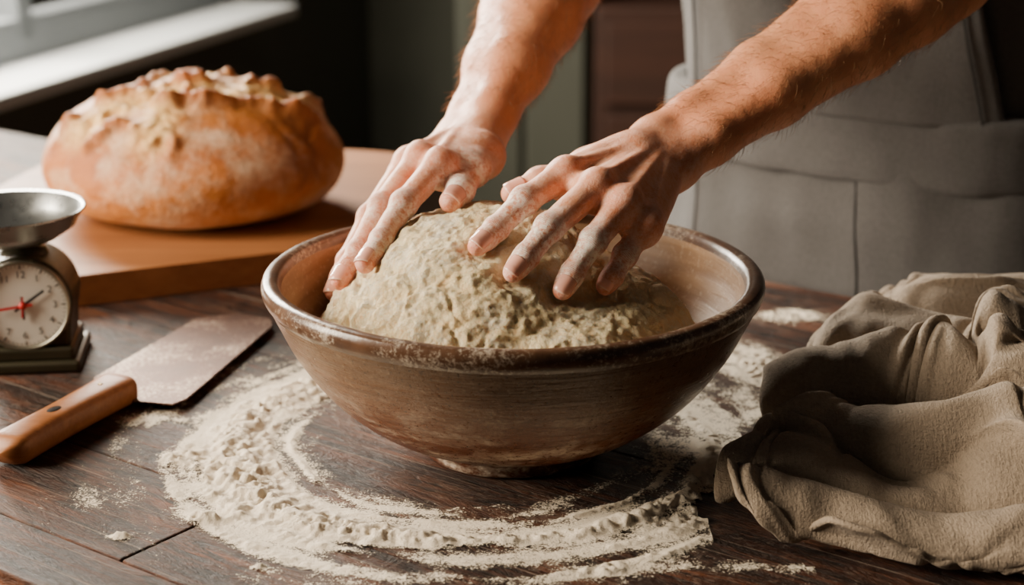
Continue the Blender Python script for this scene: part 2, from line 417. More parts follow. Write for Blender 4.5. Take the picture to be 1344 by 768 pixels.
# ------------------------------------------------------------ hands (joint positions in 0.1 mm above the table top)
def J(s):
    return [np.array([float(v) for v in p.split(',')])/1e4 for p in s.split()]
jl=J('376,-95,2098 85,-327,1958 -110,-491,1799 -235,-657,1725 592,-315,2064 249,-601,1834 98,-768,1682 7,-868,1600 778,-418,1970 545,-653,1751 412,-791,1576 341,-869,1475 939,-419,1829 777,-540,1622 688,-659,1510 633,-713,1452 905,328,2113 546,338,2042 200,285,1941 0,204,1881 1137,508,2118 1015,725,2244 1254,279,1988 3363,1704,3346')
jr=J('-530,500,2027 -785,180,1806 -934,-120,1615 -1032,-346,1510 -687,700,2029 -956,380,1734 -1113,40,1490 -1229,-185,1335 -812,1247,1868 -1085,810,1539 -1239,502,1288 -1323,259,1111 -876,1466,1731 -1105,1106,1412 -1246,813,1210 -1312,604,1077 -235,1018,1975 -298,680,1950 -381,356,1866 -445,148,1835 -314,1454,2031 -190,1200,2055 -504,1703,1990 425,3251,3270')
def mkhand(j,side,fl): return dict(side=side,fingers=[j[0:4],j[4:8],j[8:12],j[12:16]],thumb=j[16:20],wrist=j[20],rad=j[21],uln=j[22],elbow=j[23],flour=fl)
HL=mkhand(jl,'left',[(0,1,1.),(0,2,.6),(1,1,1.),(1,2,.7),(2,1,1.),(2,2,.5),(3,1,.6)])
HR=mkhand(jr,'right',[(4,1,1.),(4,2,1.),(0,1,.7),(0,2,.6),(1,1,.5),(1,2,.4)])
def unit(v): return v/np.linalg.norm(v)
baker=empty('baker',te(-.03,.66,-T))
def build_arm(H,sh):
    S=SDF(); F=H['fingers']; Wc=H['wrist']; ac=unit(H['uln']-H['rad'])
    mid=(F[1][0]+F[2][0])/2; fw=unit(mid-Wc)
    D=unit(np.cross(ac,fw)); 
    if D[2]<0: D=-D
    FR=[(.0112,.0096,.0082,.0072),(.0114,.0098,.0084,.0073),(.0110,.0093,.0080,.0070),(.0098,.0082,.0071,.0063)]
    rad4=[-.0155,-.006,.004,.013]
    for i,f in enumerate(F):
        r=FR[i]
        base=Wc+ac*rad4[i]*.95+fw*.012
        S.cap(base,f[0]-D*.002,.0135,.0112,.010)
        S.cap(base-D*.009,f[0]-D*.010,.0120,.0095,.012)
        S.ell(f[0]+D*.0018,r[0]*1.03,.005)
        if i: S.cap((F[i-1][0])*.94+f[0]*.06-D*.007,f[0]-D*.007,.0095,.0095,.008)
    for i,f in enumerate(F):
        r=FR[i]
        S.cap(f[0],f[1],r[0]*.97,r[1]*.95,.005)
        S.cap(f[1],f[2],r[1]*.96,r[2],.003)
        S.cap(f[2],f[3],r[2],r[3],.003)
        S.ell(f[1]+D*.0010,r[1]*1.06,.004)
        S.ell(f[2]+D*.0003,r[2]*1.05,.003)
        S.ell((f[2]+f[3])/2-D*.001,r[3]*1.08,.004)
    t=H['thumb']
    S.cap(Wc+ac*(-.012)-D*.004,t[0],.015,.0155,.012)
    S.cap(t[0],t[1],.0160,.0120,.014)
    S.cap(t[0]*.5+F[0][0]*.5-D*.008,t[1],.010,.010,.014)
    S.cap(t[1],t[2],.0112,.0100,.005); S.cap(t[2],t[3],.0100,.0082,.004); S.ell(t[2]+D*.0008,.0105,.004)
    for i,f in enumerate(F):
        S.cap(Wc+ac*rad4[i]*.5+fw*.015+D*.0128,f[0]+D*.0094,.0018,.0022,.005)
    El=H['elbow']; fa=unit(El-Wc)
    st=[(-.02,.0165,.0130),(0,.0170,.0135),(.12,.0180,.0135),(.35,.0245,.0130),(.65,.0330,.0120),(.85,.0365,.0110),(1.0,.0345,.0110)]
    kk=1.08 if H['side']=='right' else .93
    Lf=np.linalg.norm(El-Wc)
    for q in range(len(st)-1):
        for sg in (-1,1):
            a,b=st[q],st[q+1]; k1=1+(kk-1)*min(1,max(0,a[0])*3); k2=1+(kk-1)*min(1,max(0,b[0])*3)
            S.cap(Wc+fa*Lf*a[0]+ac*sg*a[2],Wc+fa*Lf*b[0]+ac*sg*b[2],a[1]*k1,b[1]*k2,.012)
    S.ell(Wc+ac*.017+D*.006+fa*.012,.011,.008)
    for sg in (-.006,.007): S.cap(Wc-D*.013+ac*sg+fw*.0,Wc-D*.016+ac*sg*1.6+fa*.06,.003,.004,.008)
    ua=unit(sh-El); S.cap(El,El+ua*.10,.039,.041,.02)
    V,Q=S.mesh(.00125); V=relax(V,Q,2,.5)
    N=vnormals(V,Q)
    V=V+N*(fbm(V*45,2,3)*.0008)[:,None]
    red=np.zeros(len(V));fl=np.zeros(len(V));wm=np.zeros(len(V));wpv=np.zeros(len(V))
    chains=F+[t]
    for i,f in enumerate(chains):
        for j in range(4):
            dd=((V-f[j])**2).sum(1); sg=(.013 if j==0 else .0095)
            red=np.maximum(red,np.exp(-dd/sg**2)*(.65,.75,.5,.95)[j]*1.2)
        for j in (1,2):
            ax=unit(f[min(j+1,3)]-f[j-1]); q=V-f[j]; ph=q@ax; dd=np.linalg.norm(q,axis=1)
            dor=np.clip(((q-ph[:,None]*ax)@D)/.006,0,1)
            m=np.exp(-(ph/(.0048 if j==1 else .003))**2)*dor*(dd<.018)
            up=m>wm; wm=np.where(up,m,wm); wpv=np.where(up,ph*1000,wpv)
    hand=np.exp(-np.clip(-((V-Wc)@fw),0,None)**2/.0016)
    red=np.clip(red+.20*hand,0,1)
    for i,j,a in H['flour']:
        f=chains[i]; p=f[j]*.75+f[j+1 if j<3 else 3]*.25
        fl=np.maximum(fl,a*np.exp(-((V-p)**2).sum(1)/.016**2))
    fl=np.clip(fl+.16*hand*ss(-.02,.03,(V-Wc)@fw),0,1)
    pr='right_' if H['side']=='right' else 'left_'
    mesh_obj(pr+'arm_and_hand',V,Q,M_skin,baker,attrs=dict(red=red,flour=fl,wm=wm,wp=wpv))
    for i,f in enumerate(chains):
        axv=unit(f[3]-f[2]); r2,r=(list(FR)+[(0,0,.0100,.0082)])[i][2:4]; dn=unit(D-(D@axv)*axv); Lc=np.linalg.norm(f[3]-f[2])
        if i==4 and H['side']=='right':
            dv=np.array([.25,-.8,.7]); dn=unit(dv-(dv@axv)*axv)
        sd=np.cross(axv,dn); NV=[];NF=[];TA_=[];nu,nv=15,15
        for a in range(nu):
            for b in range(nv):
                u=a/(nu-1)*2-1; v=b/(nv-1)*2-1
                ph=u*.95; le=-.30*r+v*r*.95*(1-.18*u*u) 
                if le<0: rr=r+(r2-r)*min(1,-le/Lc)*.9+.00040
                else: rr=math.sqrt(max(0,r*r-le*le*.75))+.0005
                NV.append(f[3]+axv*le+sd*rr*math.sin(ph)+dn*(rr*math.cos(ph)))
                TA_.append((v+1)/2)
        for a in range(nu-1):
            for b in range(nv-1): NF.append((a*nv+b,(a+1)*nv+b,(a+1)*nv+b+1,a*nv+b+1))
        o=mesh_obj(pr+'nail_%d'%(i+1),NV,NF,M_nail,baker,attrs=dict(tip=TA_))
        so=o.modifiers.new('s','SOLIDIFY'); so.thickness=.0006; so.offset=0
    cu=bpy.data.curves.new('hair','CURVE'); cu.dimensions='3D'; cu.bevel_depth=.00012; cu.bevel_resolution=0
    al=(V-Wc)@fa; cand=np.where((al>.02)&(al<Lf*.95))[0]; pick=RNG.choice(cand,2200)
    for p in pick:
        a=V[p]; nn=N[p]; dr=unit(-fa*.9+nn*.6+RNG.normal(0,.25,3)); ln=RNG.uniform(.007,.017)
        sp=cu.splines.new('POLY'); sp.points.add(3)
        for q in range(4):
            s_=q/3; x=a+nn*(-.0003)+dr*ln*s_-nn*ln*.25*s_*s_; sp.points[q].co=(x[0],x[1],x[2]+T,1); sp.points[q].radius=1-.7*s_
    o=bpy.data.objects.new(pr+'forearm_hair',cu); cu.materials.append(M_hair); link(o,baker)
    return D
mh=MB('arm_hair',.4,(.20,.10,.05)); mh.col(mh.mix(mh.noise(50,2),(.30,.15,.07),(.45,.27,.13))); M_hair=mh.m
mh=MB('head_hair',.5,(.05,.03,.02)); mh.col(mh.mix(mh.noise(50,2),(.05,.03,.02),(.09,.05,.03))); M_hair2=mh.m
shL=te(.15,.42,.64); shR=te(-.20,.44,.64)
build_arm(HL,shL)
build_arm(HR,shR)
tips=[(f[3],.0095) for f in HL['fingers']]+[(f[2],.0088) for f in HL['fingers']]+[(HR['thumb'][3],.0105),(HR['fingers'][0][3],.0095),(HR['fingers'][1][3],.0095),(HR['fingers'][2][3],.0095),(HR['fingers'][0][2],.0092),(HR['fingers'][1][2],.0092),(HL['thumb'][3],.0100)]
def dough(P):
    d=dough0(P)
    for c,r in tips: d=smax(d,-(np.linalg.norm(P-c,axis=-1)-r),.014)
    rad=np.interp(P[...,2],irz,irr,left=0,right=.1665)-.0025
    d=np.maximum(d,(np.hypot(P[...,0],P[...,1])-rad)*.75)
    return d
V,Q=func_mesh(dough,(-.18,-.18,.03),(.18,.18,.200),.0015)
V=relax(V,Q,1,.5); N=vnormals(V,Q)
up=ss(.03,.09,V[:,2])
w=np.stack([fbm(V*20,k,2) for k in (11,12,13)],1)*.025
rid=1-np.abs(fbm((V+w)*np.array([42,42,30]),21,3))*2.2
crk=np.clip(1-np.abs(fbm((V+w*1.4)*np.array([30,30,22]),91,3))*6,0,1)
cmask=ss(-.10,.30,fbm(V*11,95,2))
dis=fbm(V*26,3,3)*.0030+np.clip(rid,0,1)**3*.0014+fbm(V*110,8,3)*.0021+fbm(V*260,9,2)*.0013-crk*cmask*.0030
V=V+N*(dis*up)[:,None]
rr=np.hypot(V[:,0],V[:,1]); lim=np.interp(V[:,2],irz,irr)-.001; sc=np.where((rr>lim)&(V[:,2]<.129),lim/rr,1); V[:,0]*=sc;V[:,1]*=sc
mesh_obj('bread_dough',V,Q,M_dough)
# ============================================================ TOWEL (cloth settled on the table)
TX,TY=.410,-.026
def pl(pts,r_,h):
    P_=catmull([np.array(p) for p in pts],4); return [(P_[i][0],P_[i][1],P_[i+1][0],P_[i+1][1],r_,h) for i in range(len(P_)-1)]
BUMPS=[(.355,.13,.50,.11,.14,.084)]+pl([(.205,.0),(.275,-.02),(.345,-.08),(.475,-.11)],.034,.050)+pl([(.195,-.075),(.275,-.10),(.365,-.16),(.505,-.20)],.028,.038)+pl([(.255,.06),(.335,.03),(.435,-.01),(.525,-.02)],.040,.066)+pl([(.34,-.09),(.36,-.03),(.35,.02)],.024,.072)
BA=np.array(BUMPS)
def bh(x,y):
    dx=BA[:,2]-BA[:,0];dy=BA[:,3]-BA[:,1]; t=np.clip(((x-BA[:,0])*dx+(y-BA[:,1])*dy)/(dx*dx+dy*dy),0,1)
    d=np.hypot(x-BA[:,0]-t*dx,y-BA[:,1]-t*dy)/BA[:,4]
    return float((BA[:,5]*(.5+.5*np.cos(np.minimum(1,d)*np.pi))).max())
n=78; Vc=[]; c_,s_=math.cos(-.38),math.sin(-.38)
for i in range(n):
    for j in range(n):
        u=i/(n-1); v=j/(n-1); ed=min(1,min(u,1-u,v,1-v)*9)
        ph=2*math.pi*(2.6*v+.5*u+.5*math.sin(4.*u+.8))
        ph2=2*math.pi*(1.9*u-.6*v+.35*math.sin(5*v+1)); amp=.031*(.6+.4*ed)
        x=(u-.5)*.44*(1+.10*math.sin(5*v+1))+.022*math.sin(ph2+1.)*ed; y=(v-.5)*.47*(1+.10*math.sin(4*u))+amp*.6*math.sin(ph)
        Xw=TX+x*c_-y*s_; Yw=TY+x*s_+y*c_
        Vc.append((Xw,Yw,bh(Xw,Yw)+.012+amp*(1+math.cos(ph))+.022*(1+math.sin(ph2))))
Fc=[(i*n+j,(i+1)*n+j,(i+1)*n+j+1,i*n+j+1) for i in range(n-1) for j in range(n-1)]
co=mesh_obj('linen_kitchen_towel',Vc,Fc,M_towel)
tmp=boxes('tmp_collide',[(te(-.34,.065,-.02),(2.04,.85,.04),TA)],None,None,0)
k=120; MV=[];MF=[]
for i in range(k):
    for j in range(k):
        x=.12+.5*i/(k-1); y=-.29+.60*j/(k-1); MV.append((x,y,-.004+bh(x,y)))
for i in range(k-1):
    for j in range(k-1): MF.append((i*k+j,(i+1)*k+j,(i+1)*k+j+1,i*k+j+1))
tmp2=mesh_obj('tmp_mound',MV,MF)
for t_ in (tmp,tmp2):
    t_.modifiers.new('c','COLLISION'); t_.collision.thickness_outer=.003; t_.collision.cloth_friction=60
cm=co.modifiers.new('cloth','CLOTH'); s_=cm.settings; s_.quality=5; s_.mass=.35; s_.tension_stiffness=15;s_.compression_stiffness=12;s_.shear_stiffness=4;s_.bending_stiffness=.5; s_.air_damping=3; s_.bending_damping=1
cs=cm.collision_settings; cs.use_collision=True; cs.distance_min=.003; cs.use_self_collision=True; cs.self_distance_min=.003; cs.self_friction=10; cs.collision_quality=2
cm.point_cache.frame_start=1; cm.point_cache.frame_end=60
scn=bpy.context.scene
for f_ in range(1,37): scn.frame_set(f_)
dg=bpy.context.evaluated_depsgraph_get(); me=bpy.data.meshes.new_from_object(co.evaluated_get(dg))
co.modifiers.clear(); co.data=me
for t_ in (tmp,tmp2): bpy.data.objects.remove(t_)
scn.frame_set(1)
me.polygons.foreach_set('use_smooth',[True]*len(me.polygons))
cv=np.zeros(len(me.vertices)*3); me.vertices.foreach_get('co',cv); cv=cv.reshape(-1,3)
lp=cv.copy(); lp[:,2]=0
sa=(cv[:,1]+.42*(cv[:,0]-.33)+.030*fbm(lp*9,201,2))/.058*2*math.pi
msk=ss(.10,.00,cv[:,1]+.42*(cv[:,0]-.33)); amp=(.007+.012*msk)*(.75+.6*fbm(lp*7+5,203,2))
hh=(.5+.5*np.sin(sa))
cv[:,2]+=amp*hh*1.7; cv[:,1]-=amp*.65*np.cos(sa)*(.3+.7*msk); cv[:,0]-=amp*.25*np.cos(sa)
me.vertices.foreach_set('co',cv.ravel()); me.update()
sm=co.modifiers.new('sm','SMOOTH'); sm.factor=.4; sm.iterations=1
so=co.modifiers.new('s','SOLIDIFY'); so.thickness=.0050; so.offset=0
ss_=co.modifiers.new('sub','SUBSURF'); ss_.levels=2; ss_.render_levels=2
occ=set((int(math.floor(p[0]/.006)),int(math.floor(p[1]/.006))) for p in cv)
# ============================================================ FLOUR
gx=np.arange(-.50,.47,.0015); gy=np.arange(-.27,.40,.0015)
X,Y=np.meshgrid(gx,gy,indexing='ij'); P=np.stack([X,Y,0*X],-1)
xx=X+.03; yy=Y-.01; r=np.hypot(xx,yy); th=np.arctan2(yy,xx)
cth=np.stack([np.cos(th)*1.5,np.sin(th)*1.5,0*th],-1)
wr=fbm(cth,4,3)*.012+fbm(P*22,9,3)*.004
def g(r0,w): return np.exp(-((r+wr-r0)/w)**2)
left=ss(-.2,.9,-np.cos(th)); front=ss(-.1,.7,-np.sin(th)); right=ss(.2,1,np.cos(th))
vis=ss(-.75,-.35,-np.sin(th)+.35)
patch=.90+.45*fbm(P*13,37,3)
H=1.15*g(.176,.009+.012*left)*(.65+.70*left+.40*front)*(.35+.65*vis)*patch
H+=.35*g(.205,.007)*front+.55*g(.230,.007)*front*ss(.0,.5,fbm(cth*1.3+4,31,2)+.4)
H+=.45*g(.150,.0035)*ss(-.2,.4,left+front-.5)
H+=.55*g(.132,.004)*left*ss(-.5,.2,-np.sin(th)+.2)
H+=.38*g(.212,.014)*left*patch
H+=.60*np.exp(-(((X-.15)/.09)**2+((Y+.13)/.028)**2))*patch+.50*right*g(.19,.020)*ss(.3,-.5,np.sin(th))*patch
H+=.42*np.exp(-(((X-.16)/.13)**2+((Y+.205)/.009)**2))
for (cx,cy,sx,sy,a) in [(.205,.17,.026,.05,1.),(.255,.31,.035,.025,.8),(.19,.07,.02,.03,.4),(-.245,-.03,.018,.016,1.0),(-.203,-.135,.012,.005,.9),(-.258,-.160,.007,.004,.9),(.062,-.213,.007,.004,1.),(-.16,-.205,.005,.003,.7),(-.2,.0,.025,.025,.4),(-.27,.05,.025,.015,.4),(-.30,-.10,.03,.02,.25),(-.34,.20,.05,.02,.25)]:
    H+=a*np.exp(-(((X-cx)/sx)**2+((Y-cy)/sy)**2))
streak=fbm(np.stack([(r+wr*.6)*80,np.cos(th)*3,np.sin(th)*3],-1),53,4)
br=fbm(P*38,14,4); gr=fbm(P*170,15,3); gr2=fbm(P*330,16,2); clump=np.clip(fbm(P*75,77,3)+.02,0,1)
Z=.0050*np.clip(H-.30,0,1.2)*(.7+.6*br+.9*gr+.5*gr2)+.0045*clump*np.clip(H*1.4-.2,0,1)*(gr+.6)
Z=.0004+np.clip(Z,0,.0065)
wide=np.exp(-((r-.19)/.090)**2)*(.25+.50*streak+.32*br)*(.35+.65*vis)+.16*np.exp(-(r/.42)**2)*(1+1.3*fbm(P*9,23,4)+.5*streak)+.03
dens=np.clip(H*.85*(1+.50*streak+.5*br),0,1.1)+np.clip(wide,0,.6)
dens*=ss(.105,.128,r)*.85+.15
dens=np.where(np.hypot(X,Y)<.074,0,dens)
bx=ss(-.50,-.44,X)*ss(.47,.41,X)*ss(-.27,-.24,Y)*ss(.40,.33,Y); dens*=bx
e2c=X*.6+Y*.8
ix=np.floor(X/.006).astype(int); iy=np.floor(Y/.006).astype(int)
om=np.zeros((int(ix.max()-ix.min()+3),int(iy.max()-iy.min()+3)),bool)
for a_,b_ in occ:
    a_-=ix.min();b_-=iy.min()
    if 0<=a_<om.shape[0] and 0<=b_<om.shape[1]: om[max(0,a_-1):a_+2,max(0,b_-1):b_+2]=True
keep=(dens>.03)&(e2c<.485)&(e2c>-.355)&~((Y>.285)&(X<-.11))&~om[ix-ix.min(),iy-iy.min()]
ke=keep[:-1,:-1]&keep[1:,:-1]&keep[1:,1:]&keep[:-1,1:]
idx=np.arange(X.size).reshape(X.shape)
q=np.stack([idx[:-1,:-1][ke],idx[1:,:-1][ke],idx[1:,1:][ke],idx[:-1,1:][ke]],1)
u,inv=np.unique(q,return_inverse=True)
VV=np.stack([X.ravel()[u],Y.ravel()[u],Z.ravel()[u]],1)
mesh_obj('spilled_flour',VV,inv.reshape(q.shape),M_flour,attrs=dict(dens=dens.ravel()[u]))
# ============================================================ BOARD + BREAD
M_board=wood('beech_board',[(.25,(.14,.045,.012)),(.5,(.29,.112,.035)),(.8,(.43,.19,.068))],'X',.8,.5,-.4)
bp=catmull([(-.62,.262),(-.60,.258),(-.42,.334),(-.25,.410),(-.165,.450),(-.145,.470),(-.128,.60),(-.120,.74),(-.135,.84),(-.17,.875),(-.36,.91),(-.52,.90),(-.545,.87),(-.60,.56),(-.635,.29)],8,True)
bv=extrude_poly('cutting_board',bp,.0,.030,M_board,None,.006)
bc=np.array([-.335,.590,.030])
def bread_f(P):
    q=P-bc
    d=d_ell(q,np.array([0,0,.052]),np.array([.158,.150,.074]))
    d=smin(d,d_ell(q,np.array([-.01,.01,.075]),np.array([.115,.11,.049])),.05)
    return smax(d,-(q[...,2]-.001),.02)
V,Q=func_mesh(bread_f,bc-np.array([.18,.18,.02]),bc+np.array([.18,.18,.165]),.0020)
N=vnormals(V,Q); q=V-bc
cr=fbm(V*9,41,2)*.025
line1=np.abs((q[:,1]+.035-.35*q[:,0])+cr); line2=np.abs(q[:,0]+.01+cr*1.2)
top=ss(.072,.108,q[:,2])
band=np.exp(-(line1/.030)**2)*ss(-.15,-.10,q[:,0])*ss(.14,.09,q[:,0])*top
band=np.maximum(band,np.exp(-(line2/.022)**2)*top)
rg=1-np.abs(fbm(V*30,43,3))*2; rg2=fbm(V*70,45,3)
edge=np.exp(-((line1-.030)/.009)**2)*top+np.exp(-((line2-.024)/.008)**2)*top*.7
edge=np.clip(edge,0,1)*ss(-.3,.2,fbm(V*34,47,2)+.10)
ck=np.clip(1-np.abs(fbm(V*np.array([14,14,10]),49,3))*9,0,1)*ss(.0,.35,fbm(V*7,48,2)+.1)*ss(.03,.06,q[:,2])
V=V+N*(band*(np.clip(rg,-.4,1)*.009-.004)+edge*(.012+rg2*.007)+rg2*.0022*(band*2+.3)+fbm(V*8,44,2)*.004-ck*.0025)[:,None]
V[:,2]=np.maximum(V[:,2],.0303)
def bread_mat():
    m=MB('bread_crust',.6); b=m.attr('band'); e=m.attr('edge'); z=m.attr('zz'); k_=m.attr('crack')
    n=m.noise(12,6,.6); f=m.noise(160,4,.7); mo=m.noise(35,6,.7)
    c=m.ramp(m.math('ADD',z,m.math('MULTIPLY_ADD',n,.4,-.2)),[(.0,(.64,.31,.085)),(.25,(.54,.195,.034)),(.6,(.46,.135,.020)),(1.,(.50,.17,.03))])
    c=m.mix(m.math('MULTIPLY',m.ramp(mo,[(.45,0.),(.65,1.)]),.45),c,(.27,.07,.012))
    fl=m.ramp(m.math('ADD',m.noise(16,6,.65),m.math('MULTIPLY',f,.25)),[(.58,0.),(.80,1.)])
    c=m.mix(m.math('MULTIPLY',fl,.50),c,(.90,.76,.56))
    c=m.mix(m.math('MULTIPLY',k_,.7),c,(.16,.045,.010))
    c=m.mix(b,c,m.ramp(f,[(.3,(.60,.28,.065)),(.7,(.92,.66,.28))]))
    c=m.mix(e,c,m.ramp(f,[(.3,(.22,.050,.009)),(.75,(.55,.165,.025))]))
    m.col(c); m.bump(f,.0022,.8); m.bump(n,.003,.4); m.bump(mo,.002,.6); return m.m
mesh_obj('bread_loaf',V,Q,bread_mat(),attrs=dict(band=band,edge=edge,crack=ck,zz=np.clip(q[:,2]/.14,0,1)))
# ============================================================ SCRAPER
m=MB('blade_steel_reflected_brown',.32,(.30,.2,.14),.75); n=m.noise(1,6,.7,m.map((14,14,14))); f=m.noise(300,3,.8)
m.col(m.mix(m.math('MULTIPLY',m.ramp(m.math('MULTIPLY',f,n),[(.24,0.),(.38,1.)]),.8),m.ramp(n,[(.3,(.050,.018,.009)),(.7,(.14,.055,.026))]),(.62,.53,.42))); m.rough(m.math('MULTIPLY_ADD',n,.35,.34)); m.bump(f,.0004); M_steel=m.m  # brown of reflected wood put into the steel colour; pale specks are flour
M_handle=wood('handle_wood',[(.25,(.17,.055,.015)),(.5,(.33,.12,.035)),(.8,(.45,.18,.06))],'X',2.2,.45,-.98)
scr=empty('bench_scraper_knife',(-.3,.12,0))
bl=[(-.342,.128),(-.318,.096),(-.300,.076),(-.266,.068),(-.257,.080),(-.214,.262),(-.218,.285),(-.240,.296),(-.252,.300),(-.285,.285)]
bo=extrude_poly('blade',bl,.0050,.0066,M_steel,scr,.0005)
hs=np.array([-.368,-.048,.0125]); he=np.array([-.309,.094,.0125]); hax=unit(he-hs); hsd=np.cross(zax,hax)
HV=[];HF=[];ns=24;nr=28
hl=np.linalg.norm(he-hs)
for i in range(ns+1):
    s_=i/ns; endr=min(1,math.sqrt(max(0,1-(1-min(1,s_/.09))**2)))*min(1,math.sqrt(max(0,1-(1-min(1,(1-s_)/.03))**2))+.35)
    wdt=(.0165-.0035*math.sin(s_*math.pi)*.9+.001*s_)*endr+.0001; hgt=.0115*endr+.0001
    for j in range(nr):
        a=2*math.pi*j/nr; ca,sa_=math.cos(a),math.sin(a); e=.55
        HV.append(hs+hax*hl*s_+hsd*wdt*math.copysign(abs(ca)**e,ca)+zax*hgt*math.copysign(abs(sa_)**e,sa_))
for i in range(ns):
    for j in range(nr): HF.append((i*nr+j,i*nr+(j+1)%nr,(i+1)*nr+(j+1)%nr,(i+1)*nr+j))
HF.append(tuple(range(nr))[::-1]); HF.append(tuple(range(ns*nr,ns*nr+nr)))
mesh_obj('handle',HV,HF,M_handle,scr)
M_dark=simple('burnt_mark',(.02,.018,.02),.6)
lathe('handle_mark',[(0,.0),(.0055,0),(.0062,-.0005)],tuple(hs+hax*hl*.42+zax*.0119),M_dark,scr,24,ax=[hax*1.2,hsd*.7,zax])
lathe('rivet',[(0,.0004),(.002,.0002),(.0024,-.0005)],tuple(hs+hax*hl*.80+zax*.0117),simple('brass',(.5,.35,.15),.35,1),scr,20)
# ============================================================ SCALE
sc=empty('kitchen_scale',(-.405,.19,0))
M_brass=simple('aged_green_enamel',(.05,.043,.024),.4,.5,30,.25,.0003); M_tin=MB('dish_tin',.28,(.45,.47,.47),.95); nn=M_tin.noise(60,4,.7); M_tin.rough(M_tin.math('MULTIPLY_ADD',nn,.3,.15)); M_tin=M_tin.m
M_face=simple('dial_face',(.78,.74,.66),.4,0,30,.06,0); M_ink=simple('dial_ink',(.015,.015,.017),.5,0,10,0,0); M_red=simple('dial_red',(.5,.02,.02),.45,0,10,0,0)
yaw=.12; fx=np.array([math.cos(yaw),math.sin(yaw),0]); fy=np.array([math.sin(yaw)*-1,math.cos(yaw),0]);
sO=np.array([-.4085,.194,0.])
SA=[fx,fy,zax]
boxes('foot',[(sO+zax*.005-fx*.004,(.096,.084,.010),SA),(sO+zax*.015-fx*.003,(.084,.072,.012),SA)],M_brass,sc,.003)
pr=[]
for i in range(41):
    a=math.pi*i/40; pr.append((.040*math.cos(a),.058+.040*math.sin(a)))
pr=[(.036,.018),(.037,.04)]+pr+[(-.037,.04),(-.036,.018)]
HV=[];n=len(pr)
for d_ in (-.030,.030): HV+=[sO+fx*x+zax*z+fy*d_ for x,z in pr]
HF=[tuple(range(n))[::-1],tuple(range(n,2*n))]+[(i,(i+1)%n,n+(i+1)%n,n+i) for i in range(n)]
bevel(mesh_obj('housing',HV,HF,M_brass,sc,False),.004)
dc=sO+zax*.0575-fy*.030; DA=[fx,zax,-fy]
lathe('bezel',[(.0355,.0),(.0385,.0),(.0388,.004),(.0375,.0055),(.0358,.004),(.0355,.001)],tuple(dc),simple('bezel_metal',(.35,.33,.26),.35,.9),sc,64,ax=DA)
lathe('dial',[(0,.0015),(.036,.0015)],tuple(dc),M_face,sc,64,ax=DA)
TK=[]
for i in range(60):
    a=i*math.pi/30; ra,rb=(.0330,.0348) if i%5 else (.0312,.0348); c_,s_=math.sin(a),math.cos(a)
    ctr=dc+(fx*c_+zax*s_)*(ra+rb)/2-fy*.0018; TK.append((ctr,(.0004 if i%5 else .0009,rb-ra,.0002),[fx*s_-zax*c_,fx*c_+zax*s_,-fy]))
def hand_(a,l,w,d_): 
    c_,s_=math.sin(a),math.cos(a); return (dc+(fx*c_+zax*s_)*(l/2-.004)-fy*d_,(w,l+.008,.0006),[fx*s_-zax*c_,fx*c_+zax*s_,-fy])
boxes('tick_marks',TK,M_ink,sc,0)
boxes('black_pointer',[hand_(math.radians(55),.022,.0022,.0034),hand_(math.radians(178),.012,.0018,.0034)],M_ink,sc,0)
boxes('red_pointer',[hand_(math.radians(262),.022,.0022,.0042),hand_(math.radians(185),.010,.0014,.0042)],M_red,sc,0)
lathe('pointer_hub',[(0,.0052),(.003,.0048),(.0034,.002)],tuple(dc),M_red,sc,24,ax=DA)
for i in range(12):
    a=i*math.pi/6; tx=bpy.data.curves.new('num','FONT'); tx.body=str(i if i else 12); tx.size=.0085; tx.align_x='CENTER'; tx.align_y='CENTER'; tx.materials.append(M_ink)
    o=bpy.data.objects.new('numeral_%d'%(i if i else 12),tx); p=dc+(fx*math.sin(a)+zax*math.cos(a))*.0262-fy*.0019
    R=Matrix(((fx[0],0,-fy[0]),(fx[1],0,-fy[1]),(0,1,0))).to_4x4(); o.matrix_world=Matrix.Translation(Vector((p[0],p[1],p[2]+T)))@R
    bpy.context.scene.collection.objects.link(o); o.parent=sc; o.matrix_parent_inverse=Matrix.Translation(sc.location).inverted()
lathe('column',[(.020,.094),(.018,.099),(.010,.101),(.010,.106),(.024,.1068)],tuple(sO),M_brass,sc,48)
lathe('weighing_dish',[(0,.1068),(.025,.1072),(.040,.111),(.054,.121),(.060,.133),(.0635,.1345),(.0635,.1328),(.0612,.1315),(.0545,.119),(.040,.109),(.025,.1055),(0,.105)],tuple(sO+np.array([-.010,-.005,.0])),M_tin,sc,96)
# ============================================================ PERSON BODY
def loft(name,rings,mat,parent,fold=None):
    n=160; V=[];F=[]
    R=catmull([np.array(r_) for r_ in rings],10)
    for j,(z,ca,cb,ra,rb) in enumerate(R):
        for i in range(n):
            t=2*math.pi*i/n; c,s=math.cos(t),math.sin(t); e=.85
            x=math.copysign(abs(c)**e,c)*ra; y=math.copysign(abs(s)**e,s)*rb
            V.append(te(ca+x,cb+y,z))
    for j in range(len(R)-1):
        for i in range(n): F.append((j*n+i,j*n+(i+1)%n,(j+1)*n+(i+1)%n,(j+1)*n+i))
    V=np.array(V)
    if fold is not None:
        Nn=vnormals(V,np.array(F)); V=V+Nn*fold(V)[:,None]
    return mesh_obj(name,V,F,mat,parent)
def foldf(amp,fr,seed): 
    return lambda V: amp*fbm(V*np.array([fr,fr,fr*.35]),seed,3)+amp*.5*fbm(V*np.array([fr*.6,fr*.6,fr*1.6])+3,seed+5,2)
CA=-.02
M_seam=simple('apron_seam_thread',(.03,.029,.028),.9,0,60,.1,.0003)
skirt_f=foldf(.018,9,61)
